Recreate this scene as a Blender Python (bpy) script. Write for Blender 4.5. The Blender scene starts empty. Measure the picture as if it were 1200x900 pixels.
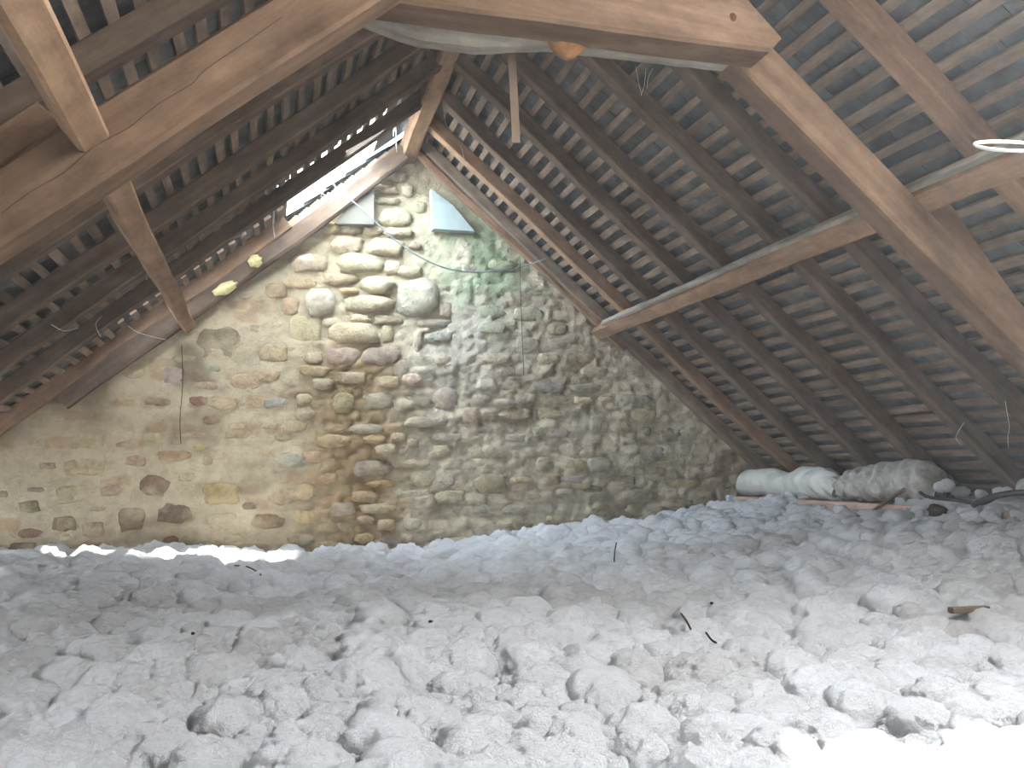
import bpy, math, random
import numpy as np
from mathutils import Vector, Matrix

# ------------------------------------------------------------ camera, world, lights
S = bpy.context.scene
COL = S.collection
YAW, PIT, ROL, F = 0.27172, 0.09507, -0.016823, 1036.26
fw = np.array([math.sin(YAW)*math.cos(PIT), math.cos(YAW)*math.cos(PIT), math.sin(PIT)])
rt0 = np.array([math.cos(YAW), -math.sin(YAW), 0.0])
up0 = np.cross(rt0, fw)
rt = rt0*math.cos(ROL)+up0*math.sin(ROL)
up = -rt0*math.sin(ROL)+up0*math.cos(ROL)
cam_d = bpy.data.cameras.new('camera'); cam = bpy.data.objects.new('camera', cam_d); COL.objects.link(cam)
cam.matrix_world = Matrix(((rt[0], up[0], -fw[0], 0), (rt[1], up[1], -fw[1], 0), (rt[2], up[2], -fw[2], 0), (0, 0, 0, 1)))
cam_d.sensor_width = 36; cam_d.lens = 36*F/1200; cam_d.clip_start = 0.02
S.camera = cam

S.view_settings.view_transform = 'Standard'; S.view_settings.look = 'None'
S.view_settings.gamma = 1; S.view_settings.use_curve_mapping = False
S.view_settings.exposure = 0.27

w = bpy.data.worlds.new('sky'); S.world = w; w.use_nodes = True
wb = w.node_tree.nodes['Background']; wb.inputs[0].default_value = (0.84, 0.92, 1.0, 1); wb.inputs[1].default_value = 14.0

def area_light(name, loc, direction, sx, sy, power, color, spread=180):
    d = bpy.data.lights.new(name, 'AREA'); d.shape = 'RECTANGLE'; d.size = sx; d.size_y = sy
    d.energy = power; d.color = color; d.spread = math.radians(spread)
    o = bpy.data.objects.new(name, d); COL.objects.link(o)
    o.location = loc; o.rotation_euler = Vector(direction).to_track_quat('-Z', 'Y').to_euler()
    return o
SUN_DIR = (-0.2, -0.05, -0.98)          # low winter sun, from the right
sd = bpy.data.lights.new('sun', 'SUN'); sd.energy = 26; sd.angle = math.radians(2.2); sd.color = (1.0, 0.97, 0.9)
sun = bpy.data.objects.new('sun', sd); COL.objects.link(sun)
sun.rotation_euler = Vector(SUN_DIR).to_track_quat('-Z', 'Y').to_euler()
# daylight in the roof window and ridge gap, plus an added rear fill
area_light('roof_window_daylight', (2.35, 1.0, 1.72), (-0.66, 0.05, -0.75), 1.9, 1.4, 112, (1.0, 0.955, 0.89))
area_light('rear_fill_light', (0.05, -0.6, 1.62), (0.45, 0.45, -0.75), 1.0, 1.0, 19, (1.0, 0.91, 0.80))  # unseen fill behind the viewer, added to brighten the room
area_light('ridge_gap_daylight', (0.62, 6.45, 2.33), (0.55, 0.10, -0.83), 0.9, 0.45, 27, (0.64, 0.82, 1.0), 120)

# ------------------------------------------------------------ pixel helpers (1200x900)
DW = 7.0          # depth of the gable wall
def ray(px, py):
    d = fw*F + rt*(px-600) - up*(py-450)
    return d/d[1]
def at(px, py, Y): return ray(px, py)*Y
def project(P):
    P = np.asarray(P, float); z = P@fw
    return 600+F*(P@rt)/z, 450-F*(P@up)/z
def plane2(p0, p1):
    a, b = at(*p0, DW), at(*p1, DW); d = b-a
    n = np.cross(d, [0, 1, 0]); n /= np.linalg.norm(n)
    if n[2] < 0: n = -n
    return a, n
PR0, NR = plane2((490, 180), (870, 540))     # plane of the rafter undersides, right slope
PL0, NL = plane2((0, 515), (470, 180))       # left slope
def zR(x): return PR0[2]-(x-PR0[0])*NR[0]/NR[2]
def zL(x): return PL0[2]-(x-PL0[0])*NL[0]/NL[2]
mR, mL = NR[0]/NR[2], -NL[0]/NL[2]
XA = ((PR0[2]+mR*PR0[0])-(PL0[2]-mL*PL0[0]))/(mR+mL); ZA = zR(XA)      # apex line
def hit(px, py, side):
    p, n = (PR0, NR) if side == 'R' else (PL0, NL)
    d = ray(px, py); return d*(p@n)/(d@n)
dR = np.array([NR[2], 0, -NR[0]]); dL = np.array([-NL[2], 0, NL[0]])   # down-slope directions
A0 = np.array([XA, 0, ZA])
def slope(side, s, Y, off):
    d, n = (dR, NR) if side == 'R' else (dL, NL)
    return A0*np.array([1, 0, 1]) + d*s + n*off + np.array([0, Y, 0])

# ------------------------------------------------------------ noise
def _h(ix, iy, seed):
    n = (ix.astype(np.int64)*374761393 + iy.astype(np.int64)*668265263 + seed*1442695041) & 0xffffffff
    n = ((n ^ (n >> 13))*1274126177) & 0xffffffff
    n = ((n ^ (n >> 15))*2246822519) & 0xffffffff
    return ((n ^ (n >> 16)) & 0xffff)/65535.0
def vnoise(x, y, seed=0):
    ix, iy = np.floor(x), np.floor(y); fx, fy = x-ix, y-iy
    fx = fx*fx*(3-2*fx); fy = fy*fy*(3-2*fy)
    a, b, c, d = _h(ix, iy, seed), _h(ix+1, iy, seed), _h(ix, iy+1, seed), _h(ix+1, iy+1, seed)
    return (a*(1-fx)+b*fx)*(1-fy)+(c*(1-fx)+d*fx)*fy
def fbm(x, y, seed=0, octs=4):
    r = 0; a = .5
    for i in range(octs):
        r = r+a*vnoise(x, y, seed+i*7); x = x*2.03+3.1; y = y*2.03+1.7; a *= .5
    return r
def puff(x, y, seed):
    """rounded bumps: 1 at the crown of a tuft, 0 in the crease between tufts"""
    ix, iy = np.floor(x), np.floor(y); f1 = np.full(x.shape, 9.0)
    for dx in (-1, 0, 1):
        for dy in (-1, 0, 1):
            cx, cy = ix+dx, iy+dy
            r = .65+.7*_h(cx, cy, seed+5)
            d2 = ((cx+_h(cx, cy, seed)-x)**2+(cy+_h(cx, cy, seed+3)-y)**2)/r**2
            f1 = np.minimum(f1, d2)
    return np.sqrt(np.clip(1-f1, 0, 1))

def ss(a, b, x): t = np.clip((x-a)/(b-a), 0, 1); return t*t*(3-2*t)
def cells_id(x, y, seed):
    ix, iy = np.floor(x), np.floor(y); f1 = np.full(x.shape, 9.0); f2 = f1.copy(); idv = np.zeros(x.shape)
    for dx in (-1, 0, 1):
        for dy in (-1, 0, 1):
            cx, cy = ix+dx, iy+dy
            d2 = np.maximum(np.abs(cx+.5+.62*(_h(cx, cy, seed)-.5)-x)*.95, np.abs(cy+.5+.55*(_h(cx, cy, seed+3)-.5)-y))
            nw = d2 < f1; f2 = np.where(nw, f1, np.minimum(f2, d2)); idv = np.where(nw, _h(cx, cy, seed+9), idv); f1 = np.where(nw, d2, f1)
    return f2-f1, idv
def lin(c):
    return tuple(((v/255)/12.92 if v/255 <= .04045 else ((v/255+.055)/1.055)**2.4) for v in c)

# ------------------------------------------------------------ materials
class N:
    def __init__(s, name, rough=.9, spec=.2):
        s.m = bpy.data.materials.new(name); s.m.use_nodes = True; s.t = s.m.node_tree
        s.b = s.t.nodes['Principled BSDF']; s.b.inputs['Roughness'].default_value = rough
        s.b.inputs['Specular IOR Level'].default_value = spec
    def n(s, typ, **kw):
        o = s.t.nodes.new(typ)
        for k, v in kw.items():
            if k in o.inputs.keys(): o.inputs[k].default_value = v
            else: setattr(o, k, v)
        return o
    def l(s, a, b): s.t.links.new(a, b)
    def coord(s, attr=None, scale=(1, 1, 1), obj=False):
        if attr: c = s.n('ShaderNodeAttribute', attribute_name=attr).outputs['Vector']
        elif obj: c = s.n('ShaderNodeTexCoord').outputs['Object']
        else: c = s.n('ShaderNodeNewGeometry').outputs['Position']
        mp = s.n('ShaderNodeMapping'); mp.inputs['Scale'].default_value = scale
        s.l(c, mp.inputs['Vector']); return mp.outputs['Vector']
    def noise(s, vec, scale, detail=4, rough=.55):
        o = s.n('ShaderNodeTexNoise'); o.inputs['Scale'].default_value = scale
        o.inputs['Detail'].default_value = detail; o.inputs['Roughness'].default_value = rough
        s.l(vec, o.inputs['Vector']); return o.outputs['Fac']
    def ramp(s, fac, stops):
        o = s.n('ShaderNodeValToRGB'); e = o.color_ramp.elements
        while len(e) < len(stops): e.new(.5)
        for i, (p, c) in enumerate(stops): e[i].position = p; e[i].color = (*c, 1)
        s.l(fac, o.inputs['Fac']); return o.outputs['Color']
    def mix(s, a, b, fac, mode='MIX'):
        o = s.n('ShaderNodeMix', data_type='RGBA', blend_type=mode)
        for inp, v in ((o.inputs[6], a), (o.inputs[7], b), (o.inputs[0], fac)):
            if hasattr(v, 'is_linked') or hasattr(v, 'links'): s.l(v, inp)
            elif isinstance(v, tuple): inp.default_value = (*v, 1)
            else: inp.default_value = v
        return o.outputs[2]
    def bump(s, h, strength, dist):
        o = s.n('ShaderNodeBump'); o.inputs['Strength'].default_value = strength; o.inputs['Distance'].default_value = dist
        s.l(h, o.inputs['Height']); s.l(o.outputs['Normal'], s.b.inputs['Normal'])
    def col(s, c): s.l(c, s.b.inputs['Base Color'])

def wood(name, dark, mid, light, bump=.5):
    m = N(name, .85, .15)
    v = m.coord('grain', (1.8, 16, 16)); g = m.noise(v, 1.0, 5, .6)
    c = m.ramp(g, [(.15, lin(dark)), (.5, lin(mid)), (.85, lin(light))])
    v2 = m.coord('grain', (1, 1.6, 1.6)); b = m.noise(v2, 5.0, 6, .7)
    bl = m.ramp(b, [(.3, (.5, .5, .5)), (.65, (1.15, 1.15, 1.15))])
    c = m.mix(c, bl, .8, 'MULTIPLY')
    f = m.noise(m.coord('grain', (14, 60, 60)), 1.0, 3)
    m.bump(m.mix(g, f, .4), bump, .006)
    m.col(c); return m.m
M = {}
M['old_oak'] = wood('old_oak', (76, 59, 46), (108, 86, 68), (132, 108, 87))
M['warm_oak'] = wood('warm_oak', (104, 82, 64), (142, 114, 90), (166, 138, 112))
M['rafter'] = wood('rafter_wood', (76, 62, 52), (106, 90, 76), (132, 114, 98))
M['lath'] = wood('lath_wood', (94, 82, 70), (130, 113, 97), (166, 147, 127))
M['plank'] = wood('plank_wood', (140, 116, 102), (182, 156, 140), (204, 180, 164))
M['grey_wood'] = wood('grey_wood', (92, 86, 78), (138, 130, 118), (170, 162, 150))

m = N('slate', .55, .35)
oi = m.n('ShaderNodeObjectInfo')
g = m.noise(m.coord(None, (1, 1, 1)), 9, 5, .6)
c = m.ramp(g, [(.3, lin((68, 67, 65))), (.55, lin((90, 90, 88))), (.75, lin((114, 116, 115)))])
r = m.ramp(oi.outputs['Random'], [(0, (.75, .75, .75)), (1, (1.2, 1.2, 1.2))])
m.col(m.mix(c, r, 1.0, 'MULTIPLY')); m.bump(m.noise(m.coord(None, (1, 1, 1)), 60, 4), .3, .003)
M['slate'] = m.m

m = N('stone', .92, .12)
oi = m.n('ShaderNodeObjectInfo'); pos = m.coord()
g = m.noise(pos, 16, 6, .65)
g2 = m.noise(pos, 4.5, 3, .6)
c = m.mix(oi.outputs['Color'], m.ramp(g, [(.25, (.55, .53, .5)), (.5, (1, 1, 1)), (.75, (1.35, 1.33, 1.28))]), .9, 'MULTIPLY')
c = m.mix(c, lin((200, 186, 156)), m.ramp(g2, [(.45, (0, 0, 0)), (.65, (.6, .6, .6))]))
m.col(c); m.bump(m.mix(g, m.noise(pos, 60, 5, .7), .35), 1.0, .05)
M['stone'] = m.m

m = N('mortar', .95, .08)
pos = m.coord(); a = m.n('ShaderNodeAttribute', attribute_name='tone')
g = m.noise(pos, 10, 6, .65)
c = m.mix(a.outputs['Color'], m.ramp(g, [(.25, (.68, .66, .62)), (.5, (1, 1, 1)), (.75, (1.22, 1.21, 1.18))]), .85, 'MULTIPLY')
m.col(c); m.bump(m.mix(g, m.noise(pos, 50, 6, .75), .45), 1.0, .045)
M['mortar'] = m.m

m = N('insulation', 1.0, .0)
pos = m.coord()
a = m.n('ShaderNodeAttribute', attribute_name='dust_shade')
c = m.mix(lin((240, 241, 243)), lin((176, 166, 156)), a.outputs['Fac'])
g = m.noise(pos, 24, 8, .78)
c = m.mix(c, m.ramp(g, [(.36, (.87, .86, .86)), (.54, (1, 1, 1))]), .9, 'MULTIPLY')
m.col(c); m.bump(m.mix(g, m.noise(pos, 75, 6, .8), .45), 1.0, .055)
M['insulation'] = m.m

def plain(name, c, rough=.8, spec=.2, var=.25, scale=20, bump=.3, emit=None):
    m = N(name, rough, spec); g = m.noise(m.coord(), scale, 5, .6)
    cl = lin(c)
    m.col(m.ramp(g, [(.3, tuple(v*(1-var) for v in cl)), (.7, tuple(min(1, v*(1+var)) for v in cl))]))
    m.bump(g, bump, .01); return m.m
M['plastic_wrap'] = plain('plastic_wrap', (188, 188, 182), .35, .5, .12, 14, .5)
M['grey_wrap'] = plain('dusty_wrap', (156, 152, 146), .5, .35, .3, 22, .8)
M['cable_dark'] = plain('dark_cable', (40, 38, 40), .5, .3)
M['cable_white'] = plain('white_cable', (215, 215, 210), .45, .4, .05)
M['cable_grey'] = plain('grey_cable', (120, 122, 126), .6, .3, .1)
M['foam'] = plain('yellow_foam', (196, 186, 138), .8, .2, .2, 40, .6)
M['web'] = plain('cobweb_thread', (205, 200, 188), .9, .1, .1)
M['twig'] = plain('twig_bark', (58, 46, 38), .9, .1)
M['tin'] = plain('pale_blue_plastic', (178, 198, 214), .5, .4, .08)
M['outer'] = plain('outer_boarding', (70, 62, 54), .9, .1)
M['plasterpiece'] = plain('plaster', (186, 176, 160), .95, .1, .1, 12)

# ------------------------------------------------------------ mesh helpers
def tag(o, label=None, cat=None, group=None, kind=None):
    if label: o['label'] = label
    if cat: o['category'] = cat
    if group: o['group'] = group
    if kind: o['kind'] = kind
    return o
def mesh_obj(name, V, Fc, mat, parent=None, smooth=False, attrs=None, origin=None, me=None):
    V = np.asarray(V, float)
    if origin is None: origin = (V.min(0)+V.max(0))/2
    me = bpy.data.meshes.new(name)
    if isinstance(Fc, np.ndarray):
        W = (V-origin).astype(np.float32); k = Fc.shape[1]
        me.vertices.add(len(W)); me.vertices.foreach_set('co', W.ravel())
        me.loops.add(Fc.size); me.loops.foreach_set('vertex_index', Fc.astype(np.int32).ravel())
        me.polygons.add(len(Fc)); me.polygons.foreach_set('loop_start', np.arange(0, Fc.size, k, dtype=np.int32))
        me.update(calc_edges=True)
    else: me.from_pydata((V-origin).tolist(), [], [list(map(int, f)) for f in Fc])
    if attrs:
        for k, (typ, data) in attrs.items():
            at_ = me.attributes.new(k, typ, 'POINT')
            at_.data.foreach_set('vector' if typ == 'FLOAT_VECTOR' else ('value' if typ == 'FLOAT' else 'color'), np.asarray(data, np.float32).ravel())
    me.materials.append(mat)
    if smooth: me.polygons.foreach_set('use_smooth', [True]*len(me.polygons))
    me.update()
    o = bpy.data.objects.new(name, me); COL.objects.link(o); o.location = origin
    if parent:
        o.parent = parent
        if parent.location.length > 0: o.location = Vector(origin)-parent.location
    return o
def empty(name, loc=(0, 0, 0)):
    o = bpy.data.objects.new(name, None); COL.objects.link(o); o.location = loc; o.empty_display_size = .1; return o

rnd = random.Random(7)
def beam_data(pts, u, v, W, H, wob=.004, seed=0, chamfer=.12, seg=None, scale=None):
    """timber along pts; u, v unit vectors of its section, W along u, H along v"""
    pts = [np.array(p, float) for p in pts]; u = np.array(u, float); v = np.array(v, float)
    L = [0]
    for a, b in zip(pts, pts[1:]): L.append(L[-1]+np.linalg.norm(b-a))
    n = seg or max(2, int(L[-1]/.22)); ss = np.linspace(0, L[-1], n+1)
    r = random.Random(seed); c = chamfer
    sec = [(-.5+c, -.5), (.5-c, -.5), (.5, -.5+c), (.5, .5-c), (.5-c, .5), (-.5+c, .5), (-.5, .5-c), (-.5, -.5+c)] if c > 0 else [(-.5, -.5), (.5, -.5), (.5, .5), (-.5, .5)]
    k = len(sec); V = []; G = []; off = r.uniform(0, 50)
    for i, s in enumerate(ss):
        j = min(len(pts)-2, max(0, int(np.searchsorted(L, s, 'right'))-1)); t = (s-L[j])/(L[j+1]-L[j])
        p = pts[j]*(1-t)+pts[j+1]*t
        wx = wob*(math.sin(s*2.1+off)+.6*math.sin(s*5.3+off*2)); wy = wob*(math.sin(s*1.7+off*3)+.6*math.cos(s*4.7+off))
        sc = 1 if scale is None else scale(s/L[-1])
        for (a, b) in sec:
            jj = wob*.35
            q = p+u*(a*W*sc+wx+r.uniform(-jj, jj))+v*(b*H*sc+wy+r.uniform(-jj, jj))
            V.append(q); G.append((s+off, a*W+off, b*H))
    Fc = []
    for i in range(n):
        for j in range(k):
            a = i*k+j; b = i*k+(j+1) % k
            Fc.append((a, b, b+k, a+k))
    Fc.append(tuple(range(k))[::-1]); Fc.append(tuple(n*k+j for j in range(k)))
    return V, Fc, G
def beam(name, pts, u, v, W, H, mat, parent=None, **kw):
    V, Fc, G = beam_data(pts, u, v, W, H, **kw)
    return mesh_obj(name, V, Fc, mat, parent, attrs={'grain': ('FLOAT_VECTOR', G)})
def prism(name, poly, Y0, Y1, mat, parent=None, axis=(1, 0, 0), bev=.008):
    """polygon in X-Z, given thickness in Y; grain runs along axis; arrises slightly worn"""
    P = np.array(poly, float)
    a2 = sum(P[i][0]*P[(i+1) % len(P)][1]-P[(i+1) % len(P)][0]*P[i][1] for i in range(len(P)))
    if a2 < 0: P = P[::-1]
    Q = []                                    # subdivide the edges
    for i in range(len(P)):
        a, b = P[i], P[(i+1) % len(P)]; k = max(1, int(np.linalg.norm(b-a)/.2))
        for t in range(k): Q.append(a+(b-a)*t/k)
    Q = np.array(Q); n = len(Q); r = random.Random(int(abs(Q.sum())*1000))
    Q = Q+np.array([[r.uniform(-.003, .003), r.uniform(-.003, .003)] for _ in Q])
    nx = np.roll(Q, -1, 0)-np.roll(Q, 1, 0); nx /= np.linalg.norm(nx, axis=1)[:, None]
    inn = np.stack([-nx[:, 1], nx[:, 0]], 1)
    rings = [(Y0, bev), (Y0+bev, 0), (Y1-bev, 0), (Y1, bev)]
    V = []
    for y, ins in rings:
        for q, i_ in zip(Q, inn): V.append((q[0]+i_[0]*ins, y, q[1]+i_[1]*ins))
    Fc = [tuple(range(n))]
    for k in range(3):
        for j in range(n):
            a = k*n+j; b = k*n+(j+1) % n; Fc.append((a, a+n, b+n, b))
    Fc.append(tuple(3*n+j for j in range(n))[::-1])
    ax = np.array(axis, float); ax /= np.linalg.norm(ax); pr = np.array([-ax[2], 0, ax[0]])
    V = np.array(V); o = r.uniform(0, 50)
    G = np.stack([V@ax+o, V@pr+o, V[:, 1]], 1)
    return mesh_obj(name, V, Fc, mat, parent, attrs={'grain': ('FLOAT_VECTOR', G)})
def tube(name, pts, rad, mat, parent=None, k=6, smooth_n=4, taper=False):
    P = [np.array(p, float) for p in pts]; Q = []
    for i in range(len(P)-1):
        p0, p1, p2, p3 = P[max(i-1, 0)], P[i], P[i+1], P[min(i+2, len(P)-1)]
        for t in np.linspace(0, 1, smooth_n, endpoint=False):
            Q.append(.5*((2*p1)+(-p0+p2)*t+(2*p0-5*p1+4*p2-p3)*t*t+(-p0+3*p1-3*p2+p3)*t**3))
    Q.append(P[-1]); V = []; n = len(Q); ref = np.array([.31, .2, .93])
    for i, q in enumerate(Q):
        t = Q[min(i+1, n-1)]-Q[max(i-1, 0)]; t = t/(np.linalg.norm(t)+1e-9)
        a = np.cross(t, ref)
        if np.linalg.norm(a) < .1: a = np.cross(t, [1, 0, 0])
        a /= np.linalg.norm(a); b = np.cross(t, a)
        rr = rad*(1-.6*i/n if taper else 1)
        for j in range(k):
            th = 2*math.pi*j/k; V.append(q+a*math.cos(th)*rr+b*math.sin(th)*rr)
    Fc = [(i*k+j, i*k+(j+1) % k, (i+1)*k+(j+1) % k, (i+1)*k+j) for i in range(n-1) for j in range(k)]
    Fc += [tuple(range(k))[::-1], tuple((n-1)*k+j for j in range(k))]
    return mesh_obj(name, V, Fc, mat, parent, smooth=True)
def lump(name, c, r, mat, seed=0, parent=None, k=12, rough=.25):
    """irregular rounded lump with radii r"""
    V = []; n = 8; rs = random.Random(seed); ph = [rs.uniform(0, 6) for _ in range(6)]
    for i in range(n+1):
        th = math.pi*i/n
        for j in range(k):
            p = 2*math.pi*j/k
            d = np.array([math.sin(th)*math.cos(p), math.sin(th)*math.sin(p), math.cos(th)])
            s = 1+rough*(math.sin(3*d[0]+ph[0])*math.sin(4*d[1]+ph[1])+.6*math.sin(7*d[2]+ph[2])*math.sin(6*d[0]+ph[3]))
            V.append(np.array(c)+d*np.array(r)*s)
    Fc = [(i*k+j, (i+1)*k+j, (i+1)*k+(j+1) % k, i*k+(j+1) % k) for i in range(n) for j in range(k)]
    return mesh_obj(name, V, Fc, mat, parent, smooth=True)

# ------------------------------------------------------------ gable wall
def in_gable(px, py, m=0):
    lx = py-(515-(335/470)*px); rx = py-(180+(px-490)*.947)
    return lx > m and rx > m
wall = empty('wall_back', (1.0, DW, 0)); tag(wall, kind='structure')
X = np.arange(-3.1, 4.75, .017); Zs = np.arange(-.95, 2.95, .017)
GX, GZ = np.meshgrid(X, Zs); shp = GX.shape
gx, gz = GX.ravel(), GZ.ravel()
ppx, ppy = project(np.stack([gx, np.full_like(gx, DW), gz], 1))
wtop = ss(430, 380, ppy)*ss(270, 350, ppx)*ss(560, 500, ppx)            # open, dry-laid part at the top
wmid = np.exp(-((ppx-415)/55)**2)*ss(380, 440, ppy)
wleft = ss(390, 330, ppx)*ss(330, 420, ppy); wright = ss(440, 500, ppx)
n1 = fbm(gx*5, gz*8, 3, 4); n2 = fbm(gx*22, gz*26, 9, 4); n3 = puff(gx*6, gz*10, 21)
wxx = gx+.05*(fbm(gx*7, gz*7, 131, 3)-.5); wzz = gz+.045*(fbm(gx*6, gz*8, 137, 3)-.5)
row = np.floor(wzz*10.5); edge, cid = cells_id(wxx*(4.6+1.2*_h(row, row*0, 5))+row*.37, wzz*10.5, 77)
blk = ss(.03, .22, edge)
dep = (n1-.5)*.05 + (n2-.5)*.036*(1-.5*wleft) + (fbm(gx*9, gz*14, 311, 3)-.5)*.03*(1-wleft) + (n3*.006+blk*(.003+.008*cid))*wright*(1-.5*wtop) + blk*.015*wmid + blk*.006*wleft - .045*wtop
dep = np.maximum(dep, -.052)
lum = lambda *c: np.array(lin(c))
tone = np.tile(lum(198, 184, 156), (len(gx), 1))
def blend(t, c, w_): return t*(1-w_[:, None])+c[None, :]*w_[:, None]
tone = blend(tone, lum(170, 142, 102), np.clip(wmid*.8, 0, 1))
tone = blend(tone, lum(206, 194, 170), wright*.85)
tone = blend(tone, lum(196, 182, 152), wtop*.8)
tone = tone*(1+(cid-.5)*.5*(blk*(.75*wright+.7*wmid+.25*wleft)*(1-wtop)))[:, None]
tone = blend(tone, lum(168, 134, 100), ss(.72, .9, cid)*blk*.55*(1-.6*wtop)*(1-.6*wright))
tone = tone*(1-.2*(1-blk)*(wright+wmid)*(1-wtop))[:, None]
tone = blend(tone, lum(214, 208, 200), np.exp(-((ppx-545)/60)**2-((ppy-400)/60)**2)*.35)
gn = np.exp(-((ppx-565)/52)**2-((ppy-305)/62)**2)*ss(.35, .62, fbm(gx*7, gz*5, 44, 4)+.12)
tone = blend(tone, lum(150, 172, 136), np.clip(gn*1.0, 0, .75))
tone = blend(tone, lum(120, 104, 82), np.clip(np.exp(-((ppx-112)/26)**2-((ppy-470)/42)**2)*.7, 0, 1))     # sooty smear
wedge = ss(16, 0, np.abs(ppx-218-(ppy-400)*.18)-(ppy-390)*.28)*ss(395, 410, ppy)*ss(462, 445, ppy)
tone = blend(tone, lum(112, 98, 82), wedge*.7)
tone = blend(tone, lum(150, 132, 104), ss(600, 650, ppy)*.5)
tone = blend(tone, lum(120, 100, 74), ss(.52, .7, fbm(gx*2.5+9, gz*3, 71, 5))*.45*(1-wtop))
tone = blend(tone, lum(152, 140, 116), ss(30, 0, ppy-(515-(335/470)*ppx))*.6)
nx_, nz_ = shp[1], shp[0]
V = np.stack([gx, DW-dep, gz], 1)
ii = np.arange(nz_*nx_).reshape(shp)
keep = (gz < np.minimum(zR(gx), zL(gx))+.13).reshape(shp)
kf = keep[:-1, :-1] & keep[1:, :-1] & keep[:-1, 1:] & keep[1:, 1:]
Q = np.stack([ii[:-1, :-1][kf], ii[:-1, 1:][kf], ii[1:, 1:][kf], ii[1:, :-1][kf]], 1)
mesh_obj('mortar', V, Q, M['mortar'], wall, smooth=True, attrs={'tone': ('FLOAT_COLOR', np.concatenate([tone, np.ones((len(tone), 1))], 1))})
# back of the wall, solid
prism('wall_core', [(-3.2, -1.3), (4.85, -1.3), (4.85, zR(4.85)+.15), (XA, ZA+.15), (-3.2, zL(-3.2)+.15)], DW+.06, DW+.45, M['mortar'], wall)

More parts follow.
